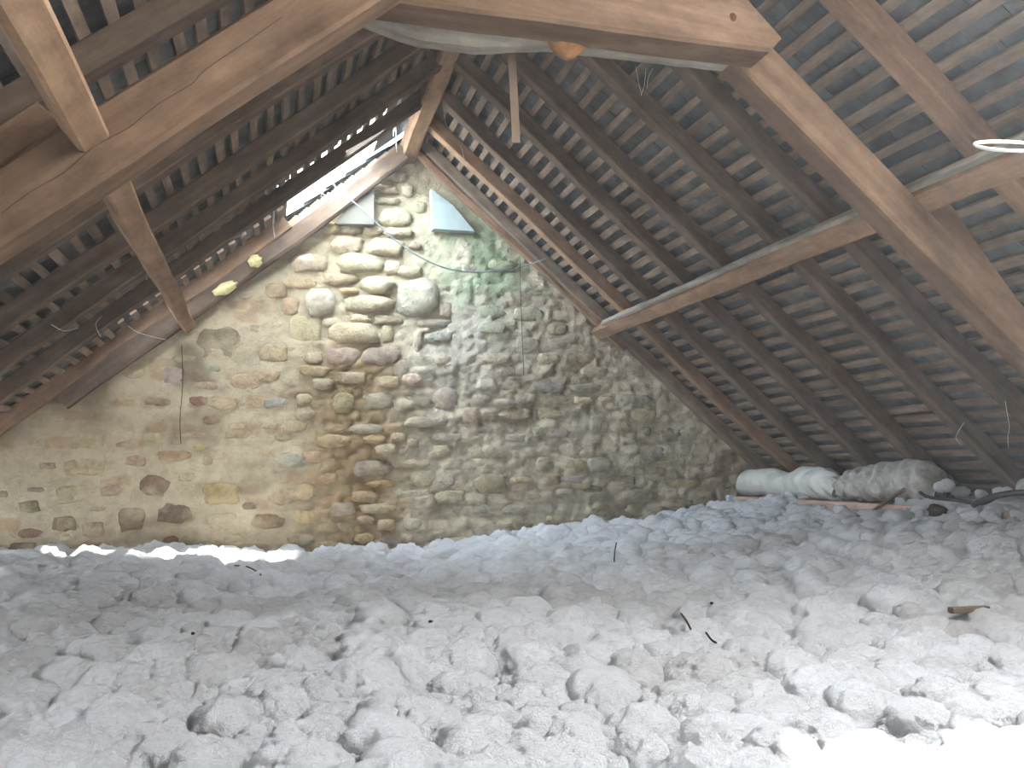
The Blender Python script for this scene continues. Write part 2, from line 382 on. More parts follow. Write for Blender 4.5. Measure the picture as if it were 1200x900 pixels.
PALE = (198, 184, 154); TAN = (188, 168, 134); OCH = (182, 152, 108); BRN = (126, 98, 76); DK = (106, 90, 74)
RED = (130, 94, 76); GRY = (162, 156, 144); OLV = (132, 116, 90); PNK = (178, 160, 148); WHT = (208, 202, 188); ORG = (178, 150, 122); YEL = (180, 148, 104)
GB = (160, 154, 144); BLU = (156, 155, 150); YB = (174, 154, 120); PUR = (160, 144, 134)
HAND = [  # centre x, y, width, height, colour, how far it stands proud (m)
(422,307,57,23,TAN,.05),(362,307,42,23,PALE,.04),(407,285,42,22,TAN,.05),(452,289,45,24,TAN,.05),(487,287,16,9,RED,.03),
(460,312,22,18,PALE,.03),(481,317,33,14,TAN,.03),(399,326,42,14,YB,.04),(443,332,42,22,TAN,.05),(410,340,24,8,OCH,.04),
(375,352,36,33,WHT,.05),(432,355,60,21,YB,.05),(491,348,52,48,PNK,.055),(423,373,25,12,TAN,.04),(456,374,36,12,YB,.03),
(415,391,60,25,TAN,.055),(391,377,28,11,PALE,.03),(455,391,16,24,YB,.03),(359,386,44,34,TAN,.03),(447,417,46,22,PUR,.03),
(402,417,44,20,PNK,.03),(510,378,45,10,GRY,.04),(490,400,11,28,GRY,.03),(500,387,14,6,PNK,.03),(516,395,34,15,GRY,.03),
(340,357,22,22,YB,.02),(523,362,15,20,PNK,.02),(461,204,38,15,TAN,.05),(452,221,32,12,YB,.05),(478,222,15,16,PALE,.04),
(455,234,30,9,YB,.04),(464,254,46,22,TAN,.055),(386,267,26,12,TAN,.05),(411,268,26,12,TAN,.05),(437,270,24,11,YB,.05),
(468,271,36,12,TAN,.05),(491,240,20,14,PNK,.02),(340,280,30,14,YB,.03),(352,330,40,14,YB,.02),(322,340,30,18,YB,.015),
(179,511,22,13,YB,.012),(224,509,40,8,ORG,.01),(146,521,22,7,BRN,.01),(160,540,28,14,YB,.012),(203,534,42,13,YEL,.012),
(182,569,35,27,RED,.015),(220,559,24,11,YB,.012),(84,580,37,22,YB,.01),(130,575,28,13,YB,.012),(34,594,28,16,OLV,.013),
(76,614,32,22,BRN,.015),(35,625,30,11,BRN,.012),(27,641,36,11,DK,.012),(110,620,25,17,BRN,.013),(115,596,20,7,YB,.01),
(154,609,33,31,OLV,.016),(205,602,44,26,DK,.015),(200,636,23,17,BRN,.015),(140,641,36,14,PUR,.012),(107,638,26,8,BRN,.01),
(260,580,48,30,YEL,.014),(260,611,38,20,TAN,.013),(243,540,14,12,YB,.01),(41,574,22,6,OLV,.01),(4,579,12,9,BRN,.01),
(246,492,18,11,BRN,.012),(100,522,60,15,TAN,.006),(100,548,52,20,TAN,.004),(235,524,16,8,YB,.01),
(332,582,36,22,ORG,.015),(357,577,26,24,YB,.015),(312,611,42,17,BRN,.015),(360,607,28,20,OCH,.02),(352,633,34,15,BRN,.02),
(297,643,50,13,BRN,.015),(327,643,24,13,BRN,.015),(348,649,30,9,BRN,.02),(402,597,28,18,PUR,.02),(427,582,34,15,OCH,.03),
(442,596,44,13,YB,.03),(428,609,22,13,OCH,.03),(405,617,24,12,YB,.02),(427,631,24,13,TAN,.02),(447,567,36,9,OCH,.03),
(438,550,46,20,PUR,.03),(455,635,36,18,GRY,.02),(293,593,22,9,OLV,.01),(233,470,22,12,RED,.012),(263,473,38,16,YEL,.01),
(185,472,36,9,OLV,.01),(260,402,56,38,OLV,.016),(288,447,36,20,ORG,.01),(202,441,26,24,GRY,.008),(322,472,28,14,GRY,.015),
(252,432,14,7,GRY,.01),(322,413,36,22,YB,.012),(157,437,28,16,TAN,.008),(277,510,26,8,YB,.01),
(645,452,42,18,BLU,.02),(685,455,42,11,BLU,.035),(683,469,26,9,PALE,.025),(710,468,18,9,PALE,.02),(562,503,44,10,GRY,.025),
(592,472,26,8,GB,.025),(630,505,13,11,GB,.025),(653,507,28,13,GB,.02),(698,497,16,18,GB,.025),(675,528,26,20,GB,.025),
(673,546,32,16,YB,.025),(702,545,28,20,GB,.02),(637,543,20,18,GB,.025),(575,567,42,24,OLV,.03),(612,563,28,10,YB,.025),
(647,563,22,13,OLV,.025),(670,562,26,10,GB,.025),(663,577,26,10,GRY,.03),(692,573,26,10,DK,.02),(552,487,22,22,TAN,.02),
(530,467,14,22,PNK,.02),(413,443,40,16,PNK,.025),(457,448,28,15,YB,.02),(443,470,38,20,PUR,.025),(430,503,50,13,GRY,.03),
(403,472,26,24,YB,.025),(500,495,60,12,PNK,.03),(483,520,15,12,RED,.02),(393,517,40,17,TAN,.025),(482,445,26,13,TAN,.02),
(523,467,30,26,PNK,.025),(733,563,24,12,GB,.02),(793,590,36,10,OLV,.02),(757,506,12,10,DK,.02),(787,510,26,18,DK,.015),
(803,567,40,12,YB,.015),(612,616,26,12,DK,.025),(564,596,22,12,GB,.02),(570,622,34,16,GB,.025),(650,609,22,12,OLV,.025),
(700,610,26,12,GB,.025),(537,637,48,18,WHT,.05),(240,640,34,14,BRN,.012),(272,632,26,10,YB,.01),(384,640,26,14,BRN,.02),
(384,560,28,14,OCH,.025),(370,535,34,16,YB,.02),(345,500,30,14,YB,.012),(340,540,34,18,GRY,.012),(315,440,26,14,TAN,.012),
]
stones = []; cells = []
def add_stone(cx, cy, w_, h_, colr, proud, seed):
    r = random.Random(seed); c0 = at(cx, cy, DW); ex = at(cx+w_/2, cy, DW)-c0; ez = at(cx, cy-h_/2, DW)-c0
    a, b = np.linalg.norm(ex), np.linalg.norm(ez)
    i = np.argmin((gx-c0[0])**2+(gz-c0[2])**2)
    base = max(dep[i], -.05); tn = tone[i]; n = 14; ph = r.uniform(0, 1); e = r.uniform(.5, .85)
    out = []
    for j in range(n):
        th = 2*math.pi*(j+ph*.5)/n; c_, s_ = math.cos(th), math.sin(th)
        rr = 1+r.uniform(-.17, .13)
        out.append((math.copysign(abs(c_)**e, c_)*a*rr, math.copysign(abs(s_)**e, s_)*b*rr))
    top = base+proud; V = []; tl = (r.uniform(-.35, .35), r.uniform(-.3, .3))
    for sc, d in ((1.03, -.06), (.96, top-.45*proud-.002), (.7, top)):
        for (x, z) in out:
            dd = d if d < 0 else d+tl[0]*x*.25*proud/.03+tl[1]*z*.25+r.uniform(-.12, .12)*proud
            V.append((c0[0]+x*sc, DW-dd, c0[2]+z*sc))
    V.append((c0[0]+r.uniform(-.2, .2)*a, DW-top-proud*.12, c0[2]+r.uniform(-.2, .2)*b))
    Fc = []
    for k in range(2):
        for j in range(n):
            p = k*n+j; q = k*n+(j+1) % n; Fc.append((p, q, q+n, p+n))
    for j in range(n): Fc.append((2*n+j, 2*n+(j+1) % n, 3*n))
    o = mesh_obj('stone', V, Fc, M['stone'], wall, smooth=True)
    cc = np.array(lin(tuple(v*(1+r.uniform(-.05, .05)) for v in colr))); kk = (.12 if cx < 325 else .42) if seed < 400 else .62
    cc = cc*(1-kk)+tn*kk; o.color = (*cc, 1)
    cells.append((cx-w_/2, cy-h_/2, cx+w_/2, cy+h_/2))
for i, (cx, cy, w_, h_, colr, pr_) in enumerate(HAND): add_stone(cx, cy, w_*.98, h_*.98, colr, pr_*(.65 if cx > 500 and cy > 300 else 1), 100+i)
# two squared slabs of slate set in the top of the gable
SL = {'left': [(392, 262), (438, 264), (439, 212), (425, 220)], 'right': [(507, 268), (556, 272), (530, 240), (505, 222)]}
for nm, pl in SL.items():
    cen = np.mean([at(*p, DW-.05) for p in pl], 0)
    pts = [at(*p, DW-.06) for p in pl]
    o = prism('slate_slab', [(p[0], p[2]) for p in pts], DW-.07, DW+.02, M['slate'], wall, bev=.004)
    o['label'] = 'grey squared slate slab' if nm == 'left' else 'pale blue-green squared slate slab'
    m2 = plain('slab_'+nm, (108, 104, 92) if nm == 'left' else (160, 172, 168), .8, .2, .12, 9, .3)
    o.data.materials[0] = m2
cells += [(388, 208, 441, 268), (503, 222, 560, 274)]
r = random.Random(5); y = 196; count = len(HAND)
while y < 655 and count < 298:
    h_ = r.uniform(12, 19) if y > 430 else r.uniform(14, 20)
    x = -6+r.uniform(0, 20)
    while x < 860:
        w_ = r.uniform(16, 42); cx, cy = x+w_/2, y+h_/2+r.uniform(-2, 2)+(cx if False else 0)
        ok = in_gable(cx-w_/2, cy-h_/2, 14) and in_gable(cx+w_/2, cy-h_/2, 14) and cy < 650-(max(0, cx-540)*.17)
        dens = .34 if cx < 330 else (.95 if cx < 480 else .62)
        if cy > 590 and cx < 330: dens = .5
        if ok and count < 298 and r.random() < dens:
            box = (cx-w_/2, cy-h_/2, cx+w_/2, cy+h_/2)
            if not any(box[0] < c[2]-2 and box[2] > c[0]+2 and box[1] < c[3]-1.5 and box[3] > c[1]+1.5 for c in cells):
                if cx < 330: colr = r.choice([YB, TAN, PALE, OLV, ORG, BRN]); pr_ = .008; w2, h2 = w_*.8, h_*.6
                elif cx < 470: colr = r.choice([OCH, YB, TAN, PUR, BRN, TAN]); pr_ = .025; w2, h2 = w_*.95, h_*.92
                else: colr = r.choice([GB, GB, PNK, YB, GRY, TAN]); pr_ = .010; w2, h2 = w_*.92, h_*.88
                if cy < 400 and cx > 500 and cx < 630: colr = r.choice([(150, 164, 136), (164, 170, 150), GB])
                add_stone(cx, cy, w2, h2, colr, pr_, 900+count); count += 1
        x += w_+r.uniform(0, 6)
    y += h_+1

# ------------------------------------------------------------ roof slopes: laths and slates
YF = 2.0                                   # slates and laths start here; boarding behind the viewer
PITCH, LN = .106, 42
VIS = {}
def box_verts(c, a, b, n, la, lb, ln):
    V = []
    for i in (-.5, .5):
        for j in (-.5, .5):
            for k in (-.5, .5): V.append(c+a*la*i+b*lb*j+n*ln*k)
    return V
BF = [(0, 1, 3, 2), (4, 6, 7, 5), (0, 4, 5, 1), (2, 3, 7, 6), (0, 2, 6, 4), (1, 5, 7, 3)]
HOLE = (.16, 1.0)                          # missing slates near the ridge, left slope, X range
Yv = np.array([0, 1.0, 0])
for side in 'LR':
    root = empty('ceiling_right' if side == 'R' else 'ceiling_left', tuple(slope(side, 2.0, 3.0, .15)))
    tag(root, kind='structure')
    d, n = (dR, NR) if side == 'R' else (dL, NL)
    rs = random.Random(11 if side == 'L' else 12)
    for i in range(LN):
        s = .09+i*PITCH+rs.uniform(-.006, .006)
        segs = [(YF-.02, DW+.02)]
        xm = slope(side, s, 0, .1)[0]
        if side == 'L' and HOLE[0] < xm < HOLE[1]: segs = [(YF-.02, 6.12)]
        elif side == 'L' and -1.0 < xm <= HOLE[0]: segs = [(YF-.02, 6.12), (6.6, DW+.02)]
        
        for (y0, y1) in segs:
            tw = rs.uniform(-.008, .008)
            pts = [slope(side, s, y0, .107), slope(side, s+tw, y1, .107)]
            beam('lath', pts, d, n, .046+rs.uniform(-.006, .007), .022, M['lath'], root, wob=.0035, seed=rs.randrange(9999), chamfer=0, seg=max(2, int((y1-y0)/.55)))
    SW, SH, TH = .2, .235, .005
    base = bpy.data.meshes.new('slate')
    tilt = .085; dd = d*math.cos(tilt)+n*math.sin(tilt); nn = np.cross(dd, Yv); nn /= np.linalg.norm(nn)
    if nn[2] < 0: nn = -nn
    base.from_pydata([tuple(v) for v in box_verts(np.zeros(3), dd, Yv, nn, SH, SW-.002, TH)], [], BF)
    base.materials.append(M['slate'])
    cand = []
    for i in range(LN+1):
        s = .02+i*PITCH; o_ = (i % 2)*SW/2
        k = 0; Y = YF-.1+o_
        while Y < DW+.3:
            c = slope(side, s+SH/2-.02, Y, .136+.002)
            xh = slope(side, s+.05, 0, .1)[0]
            hidden = side == 'L' and ((6.1 < Y < 7.15 and HOLE[0]-.02 < xh < HOLE[1]+.1) or (6.15 < Y < 6.55 and -1.0 < xh <= HOLE[0]))  # lower range is an unseen gap, added to let sun reach the wall foot
            if not hidden:
                v = slope(side, s+.05, Y, .12); px, py = project(v); vis = -20 < px < 1220 and -20 < py < 700
                cand.append((0 if vis else 1, np.linalg.norm(v), c))
            Y += SW
    cand.sort(key=lambda t: (t[0], t[1]))
    inv = -np.array(root.location)
    for (_, _, c) in cand[:290]:
        o = bpy.data.objects.new('slate', base); COL.objects.link(o); o.parent = root
        o.location = c+inv
        o.rotation_euler = (rs.uniform(-.012, .012), rs.uniform(-.006, .006), rs.uniform(-.01, .01))
    V, Fc = [], []
    for (_, _, c) in cand[290:]:
        kk = len(V); t_ = rs.uniform(-.002, .002)
        V += box_verts(c+n*t_, dd, Yv, nn, SH, SW-.002, TH); Fc += [tuple(a+kk for a in f) for f in BF]
    o = mesh_obj('slate_courses', V, Fc, M['slate'], root); o['kind'] = 'stuff'
    # boarding of the slope behind the viewer, with the right roof window and an added left opening left free
    def quad(name, s0, s1, y0, y1):
        c = slope(side, (s0+s1)/2, (y0+y1)/2, .19)
        mesh_obj(name, box_verts(c, d, Yv, n, s1-s0, y1-y0, .02), BF, M['outer'], root)
    SM = 4.75
    if side == 'R':
        oy0, oy1, os0, os1 = .3, 1.9, .55, 2.5
    else:
        oy0, oy1, os0, os1 = -1.2, -.2, .7, 1.9  # opening added out of view for the rear fill
    quad('roof_board', 0, os0, -2.6, YF); quad('roof_board', os1, SM, -2.6, YF)
    quad('roof_board', os0, os1, -2.6, oy0); quad('roof_board', os0, os1, oy1, YF)
    # board laid over the last course at the eave
    c = slope(side, 4.62, 4.5, .17); mesh_obj('eave_board', box_verts(c, d, Yv, n, .35, 5.4, .02), BF, M['outer'], root)
# ridge tiles
cap = [(XA-.28, ZA-.03), (XA-.26, ZA+.02), (XA, ZA+.235), (XA+.26, ZA+.02), (XA+.28, ZA-.03), (XA, ZA+.30)]
cp = [(XA-.30, ZA+.19-.24), (XA, ZA+.19), (XA+.30, ZA+.19-.26), (XA+.30, ZA+.225-.26), (XA, ZA+.235), (XA-.30, ZA+.225-.24)]
ct = prism('trim_1', cp, YF-4.6, DW+.1, M['slate'], None, axis=(0, 1, 0)); tag(ct, kind='structure')
# rear gable and floor boards
o = mesh_obj('wall_front', [(-3.4, -2.6, -1.4), (5.4, -2.6, -1.4), (5.4, -2.6, .1), (XA, -2.6, ZA+.3), (-3.4, -2.6, .1), (-3.4, -2.75, -1.4), (5.4, -2.75, -1.4), (5.4, -2.75, .1), (XA, -2.75, ZA+.3), (-3.4, -2.75, .1)],
             [(0, 1, 2, 3, 4), (9, 8, 7, 6, 5), (0, 5, 6, 1), (1, 6, 7, 2), (2, 7, 8, 3), (3, 8, 9, 4), (4, 9, 5, 0)], M['mortar'])
tag(o, kind='structure')
def slab(name, x0, x1, y0, y1, z0, z1, mat):
    V = [(x, y, z) for x in (x0, x1) for y in (y0, y1) for z in (z0, z1)]
    o = mesh_obj(name, V, [(0, 1, 3, 2), (4, 6, 7, 5), (0, 4, 5, 1), (2, 3, 7, 6), (0, 2, 6, 4), (1, 5, 7, 3)], mat); tag(o, kind='structure'); return o
slab('floor', -3.4, 5.4, -2.6, 7.4, -1.25, -1.15, M['outer'])
slab('wall_left', -3.3, -3.15, -2.6, 7.4, -1.3, -.55, M['outer'])
slab('wall_right', 4.75, 4.95, -2.6, 7.4, -1.3, -.55, M['outer'])

# dusty air lit through the roof openings
vm = bpy.data.materials.new('dusty_air'); vm.use_nodes = True; vt = vm.node_tree; vt.nodes.clear()
vo = vt.nodes.new('ShaderNodeOutputMaterial'); vs = vt.nodes.new('ShaderNodeVolumeScatter')
vs.inputs['Density'].default_value = .009; vs.inputs['Anisotropy'].default_value = .35; vs.inputs['Color'].default_value = (.88, .94, 1, 1)
vt.links.new(vs.outputs[0], vo.inputs['Volume'])
hzp = [(-3.1, -1.1), (4.7, -1.1), (4.7, zR(4.7)+.10), (XA, ZA+.10), (-3.1, zL(-3.1)+.10)]
Vh = [(a, -2.5, b) for a, b in hzp]+[(a, 6.99, b) for a, b in hzp]
o = mesh_obj('dusty_air', Vh, [(0, 1, 2, 3, 4), (9, 8, 7, 6, 5)]+[(j, j+5, (j+1) % 5+5, (j+1) % 5) for j in range(5)], vm)
tag(o, 'thin bluish haze of dusty air filling the attic', 'haze', kind='stuff')

# ------------------------------------------------------------ rafters
words = ['first', 'second', 'third', 'fourth', 'fifth', 'sixth', 'seventh', 'eighth']
def rafter(side, Yc, wd, hd, s0, s1, mat, label, seed, off=0, dy=0):
    d, n = (dR, NR) if side == 'R' else (dL, NL)
    o = beam('rafter', [slope(side, s0, Yc, off+hd/2), slope(side, s1, Yc+dy, off+hd/2)], Yv, n, wd, hd, mat, seed=seed, wob=.006, chamfer=.07)
    tag(o, label, 'rafter', 'common rafters of the %s slope' % ('right' if side == 'R' else 'left'))
    return o
RY = [6.46, 5.97, 5.41, 4.89, 4.285, 3.80]
for k, Y in enumerate(RY):
    lab = ('yellowish rafter of the right slope, ' if k == 0 else 'dark rafter of the right slope, ') + ['next to the one lying on the stone gable', 'second out from the gable timber', 'third out from the gable timber', 'fourth out from the gable timber', 'fifth out from the gable timber', 'just behind the big right principal'][k]
    rafter('R', Y, .088, .095, .03, 4.7, M['warm_oak'] if k == 0 else M['rafter'], lab, 30+k)
rafter('R', 2.80, .11, .095, .03, 4.7, M['warm_oak'], 'brown rafter in the upper right, nearest in front of the principal', 40)
rafter('R', 2.2, .1, .095, .03, 4.7, M['rafter'], 'rafter of the right slope nearest to the viewer, at the frame edge', 41)
rafter('R', 6.93, .12, .09, .02, 4.5, M['lath'], 'pale dusty rafter lying along the right edge of the stone gable', 42)
o = beam('gable_board', [slope('R', .1, 6.93, -.03), slope('R', 2.45, 6.93, -.03)], Yv, NR, .05, .05, M['warm_oak'], seed=5, wob=.01)
tag(o, 'thin curved pole running under the right rafter against the gable', 'timber')
LY = [6.06, 5.47, 4.88, 4.22]
for k, Y in enumerate(LY):
    lab = 'dark rafter of the left slope, ' + ['beside the bright gap in the slates', 'second out from the bright gap', 'third out from the bright gap', 'just behind the big left principal'][k]
    rafter('L', Y, .088, .1, .03, 4.4, M['rafter'], lab, 50+k)
rafter('L', 3.02, .1, .1, .03, 4.4, M['rafter'], 'dim rafter at the upper left above the big left principal', 60)
rafter('L', 6.91, .09, .12, 1.22, 4.3, M['warm_oak'], 'orange-brown rafter cut short for the glare at the foot of the bright gap, against the gable', 61)  # upper part left out, standing for the glare that swallows it
o = beam('gable_board', [slope('L', .12, 6.93, -.03), slope('L', 3.3, 6.93, -.05)], Yv, NL, .10, .15, M['rafter'], seed=8, wob=.008)
tag(o, 'dark dusty timber lying on the left edge of the stone gable', 'timber')

# ------------------------------------------------------------ ridge piece, purlins, truss
pa = np.array([XA-.02, DW+.1, 2.60]); pb = np.array([XA-.02, 3.4, 2.80])
o = beam('ridge_beam', [pa, pb], (1, 0, 0), (0, 0, 1), .13, .17, M['warm_oak'], seed=71, wob=.003)
tag(o, 'ridge beam running from the top of the stone gable to the truss', 'beam')
def line_at(p7, pT, Y):
    t = (Y-p7[1])/(pT[1]-p7[1]); return p7+(pT-p7)*t
Rp7, RpT = at(703, 388, 7.0), at(1036, 249, 3.25)
o = beam('purlin', [line_at(Rp7, RpT, 7.05), line_at(Rp7, RpT, .9)], dR, NR, .115, .125, M['warm_oak'], seed=72, wob=.004)
tag(o, 'purlin on the right slope with a grey lit upper face, ending in the gable', 'beam')
up_ = -dR*.074-NR*.035
o = beam('batten', [line_at(Rp7, RpT, 6.7)+up_, line_at(Rp7, RpT, 1.2)+up_], dR, NR, .026, .05, M['grey_wood'], seed=74, wob=.002)  # grey strip standing in for the purlin's upper face where light falls
tag(o, 'long grey batten added for the lit upper face of the right purlin', 'batten')
Lp7, LpT = at(219, 380, 7.0), at(137, 226, 3.25)
o = beam('purlin', [line_at(Lp7, LpT, 7.03), line_at(Lp7, LpT, .9)], dL, NL, .095, .105, M['warm_oak'], seed=73, wob=.004)
tag(o, 'purlin on the left slope, reddish brown, ending low in the gable', 'beam')

TF, TB = 2.96, 3.10
TFL, TBL = 2.58, 2.72
def XZ(px, py, Y): p = at(px, py, Y); return np.array([p[0], p[2]])
# left principal
l0, l1 = XZ(0, 315, TBL), XZ(390, 57, TBL); u0, u1 = XZ(0, 191, TFL), XZ(300, 7, TFL)
ext = lambda a, b, t: a+(b-a)*t
o = prism('principal_rafter', [ext(l0, l1, -1.9), ext(l0, l1, 2.0), ext(u0, u1, 2.9), ext(u0, u1, -2.4)], TFL, TBL, M['old_oak'], axis=(dL[0], 0, dL[2]), bev=.012)
left_principal = o
tag(o, 'huge cracked left principal rafter of the roof truss across the upper left', 'beam')
r0, r1 = XZ(820, 68, TB), XZ(1200, 447, TB); q0, q1 = XZ(905, 52, TF), XZ(1062, 217, TF); q2 = XZ(1200, 357, TF)
o = prism('principal_rafter', [ext(r0, r1, -.75), ext(r0, r1, 2.2), ext(q0, q2, 2.9), q2, q1, ext(q0, q1, -1.6)], TF, TB, M['old_oak'], axis=(dR[0], 0, dR[2]), bev=.012)
tag(o, 'huge right principal rafter of the roof truss, orange brown along its lower edge', 'beam')
# cleats that hold the purlins on the principals
o = prism('cleat', [XZ(1065, 245, TF+.02), XZ(1112, 234, TF+.02), XZ(1150, 290, TF+.02), XZ(1196, 356, TF+.02), XZ(1170, 370, TF+.02)], TF+.015, TB-.02, M['old_oak'], axis=(dR[0], 0, dR[2]))
tag(o, 'tapered wooden cleat under the right purlin on the right principal', 'cleat')
o = prism('cleat', [XZ(0, 196, TFL+.02), XZ(-60, 170, TFL+.02), XZ(0, 146, TFL+.02), XZ(42, 118, TFL+.02), XZ(74, 144, TFL+.02), XZ(70, 152, TFL+.02)], TFL+.015, TBL-.02, M['old_oak'], axis=(dL[0], 0, dL[2]))
tag(o, 'dim wooden cleat beside the left purlin on top of the left principal', 'cleat')
# crack along the left principal
tube_pts = [at(x, y, TFL+.0005) for x, y in ((2, 250), (20, 236), (40, 222), (75, 202), (110, 172), (150, 150), (185, 122), (225, 98), (240, 82), (290, 48), (330, 20))]
ck = tube('crack', tube_pts, .0013, M['cable_dark'], left_principal, k=4); ck['label'] = 'long dark drying crack'
# collar, front piece lapped over the principals
CF = 2.80
poly = [XZ(330, -60, CF), XZ(395, -12, CF), XZ(440, -2, CF), XZ(560, 14, CF), XZ(700, 33, CF), XZ(790, 45, CF), XZ(903, 60, CF), XZ(918, 44, CF), XZ(868, -14, CF), XZ(830, -60, CF)]
o = prism('collar_beam', poly, CF, TF-.004, M['old_oak'], axis=(1, 0, -.1), bev=.012)
tag(o, 'broad collar beam across the top of the truss with a round knot near its right end', 'beam')
kc = at(859, 20, CF)
V = [kc+np.array([0, -.004, 0])]+[kc+np.array([.021*math.cos(t)*(1+.1*math.sin(3*t)), .002, .026*math.sin(t)]) for t in np.linspace(0, 6.283, 16, endpoint=False)]
o2 = mesh_obj('knot', V, [(0, 1+(j+1) % 16, 1+j) for j in range(16)], plain('knot_wood', (78, 54, 38), .8, .1, .3, 60), o); o2['label'] = 'dark round knot'
# rear collar: rough log
pts = [at(405, 12, 3.03), at(480, 40, 3.03), at(560, 50, 3.03), at(640, 47, 3.03), at(760, 62, 3.03), at(850, 72, 3.03)]
o = beam('collar_log', [p+np.array([0, 0, .03]) for p in pts], (0, 1, 0), (0, 0, 1), .12, .125, M['grey_wood'], seed=81, wob=.007, chamfer=.26, seg=22)
tag(o, 'rough dusty collar log behind the broad collar beam', 'beam')
o.name = 'collar_log'
st = lump('sawn_stub', at(664, 46, 2.97), (.08, .06, .065), plain('sawn_stub_wood', (142, 102, 70), .8, .15, .25, 30), 4, o, rough=.12); st['label'] = 'orange-brown sawn branch stub'
p0, p1 = at(598, 30, 3.08), at(604, 168, 3.08)
o = beam('hanging_batten', [p0, p1], rt, fw, .03, .016, M['rafter'], seed=83, wob=.003, chamfer=0, seg=6)
tag(o, 'narrow dark batten hanging down from the collar log', 'batten')

# ------------------------------------------------------------ loose-fill insulation
ys = [-2.5+.2*i for i in range(18)]; y = 1.12
while y < 7.12: ys.append(y); y += .004*max(y, 1.5)+.004
ys = np.array(ys); xs = np.arange(-3.15, 4.78, .02)
GX, GY = np.meshgrid(xs, ys); gx2, gy2 = GX.ravel(), GY.ravel()
wallz = np.interp(gx2, [-3.1, -1.8, -.67, -.07, .9, 1.5, 1.93, 2.67, 3.3, 3.78, 4.7], [-.60, -.575, -.605, -.648, -.668, -.63, -.58, -.522, -.45, -.36, -.36])
nearz = np.interp(gx2, [-3, 0, 1.5, 2.6, 3.4, 3.8, 4.7], [-.70, -.68, -.66, -.62, -.50, -.37, -.33])
tw_ = ss(3.2, 6.8, gy2)
hz = nearz*(1-tw_)+wallz*tw_-.055
hz += (fbm(gx2*.9, gy2*.9, 5, 3)-.45)*.13*ss(7.0, 5.5, gy2)
wx = gx2+.10*(fbm(gx2*3, gy2*3, 61, 3)-.5); wy = gy2+.10*(fbm(gx2*3+7, gy2*3, 67, 3)-.5)
p1_ = puff(wx*4.2, wy*4.2, 1); p2_ = puff(wx*9+.3, wy*9, 2); p3_ = puff(wx*20, wy*20, 3); p4_ = puff(wx*44, wy*44, 4)
amp = .75+.5*vnoise(gx2*1.3, gy2*1.3, 90)
hz += (p1_*.05+p2_*.03+p3_*.02+p4_*.008)*amp-.05
near = ss(3.85, 3.95, gx2)
hz = np.where(gx2 > 3.93, np.where(gy2 < 4.9, np.maximum(hz, -.27+.03*p2_+.012*p3_), -.33+.02*p3_), hz)
inl = ss(-3.0, -2.6, gx2); hz = hz*1.0
# stay under the slopes
hz = np.minimum(hz, np.minimum(zR(gx2), zL(gx2))-.01+.15)
ox = (p2_-.5)*.02*(vnoise(gx2*8, gy2*8, 31)-.5)*2
V = np.stack([gx2+ox, gy2, hz], 1)
dpx, dpy = project(V+np.array([0, 1e-6, 0]))
dust_shade = ss(.50, .66, fbm(gx2*1.6, gy2*1.6, 55, 4))*.30+ss(.55, .75, fbm(gx2*6, gy2*6, 58, 3))*.14
dust_shade = dust_shade*ss(1.6, 2.6, gy2)*ss(6.9, 6.2, gy2)+.10*ss(6.3, 4.5, gy2)*ss(2.0, 3.2, gy2)  # middle band is dimmer light put into the colour, on top of dust patches
ii = np.arange(len(gx2)).reshape(GX.shape)
Q = np.stack([ii[:-1, :-1].ravel(), ii[:-1, 1:].ravel(), ii[1:, 1:].ravel(), ii[1:, :-1].ravel()], 1)
# tufts: rounded clumps of fibre heaped over the layer below
def ico(sub):
    t = (1+5**.5)/2
    v = [(-1, t, 0), (1, t, 0), (-1, -t, 0), (1, -t, 0), (0, -1, t), (0, 1, t), (0, -1, -t), (0, 1, -t), (t, 0, -1), (t, 0, 1), (-t, 0, -1), (-t, 0, 1)]
    v = [np.array(a)/np.linalg.norm(a) for a in v]
    f = [(0, 11, 5), (0, 5, 1), (0, 1, 7), (0, 7, 10), (0, 10, 11), (1, 5, 9), (5, 11, 4), (11, 10, 2), (10, 7, 6), (7, 1, 8), (3, 9, 4), (3, 4, 2), (3, 2, 6), (3, 6, 8), (3, 8, 9), (4, 9, 5), (2, 4, 11), (6, 2, 10), (8, 6, 7), (9, 8, 1)]
    for _ in range(sub):
        c = {}; g_ = []
        def mid(a, b):
            k = (min(a, b), max(a, b))
            if k not in c: m_ = v[a]+v[b]; v.append(m_/np.linalg.norm(m_)); c[k] = len(v)-1
            return c[k]
        for a, b, d_ in f:
            x_, y_, z_ = mid(a, b), mid(b, d_), mid(d_, a); g_ += [(a, x_, z_), (b, y_, x_), (d_, z_, y_), (x_, y_, z_)]
        f = g_
    return np.array(v), np.array(f)
def protos(sub, m_, seed):
    v, f = ico(sub); out = []
    for i in range(m_):
        q = v*1.0; o_ = i*7.3+seed
        a = puff(v[:, 0]*1.5+v[:, 2]*.9+o_, v[:, 1]*1.5+v[:, 2]*.7, 200+i); b = puff(v[:, 0]*3.4+v[:, 2]*2+o_, v[:, 1]*3.4-v[:, 2]*1.7, 240+i)
        c_ = puff(v[:, 0]*7+v[:, 2]*4+o_, v[:, 1]*7-v[:, 2]*3, 280+i) if sub > 2 else 0
        jt = np.random.RandomState(i+seed).uniform(-1, 1, len(v))*(.04 if sub > 2 else .085)
        out.append(q*(.40+.42*a+.36*b+.28*c_+jt*1.5)[:, None])
    return out, f
rg = np.random.RandomState(4)
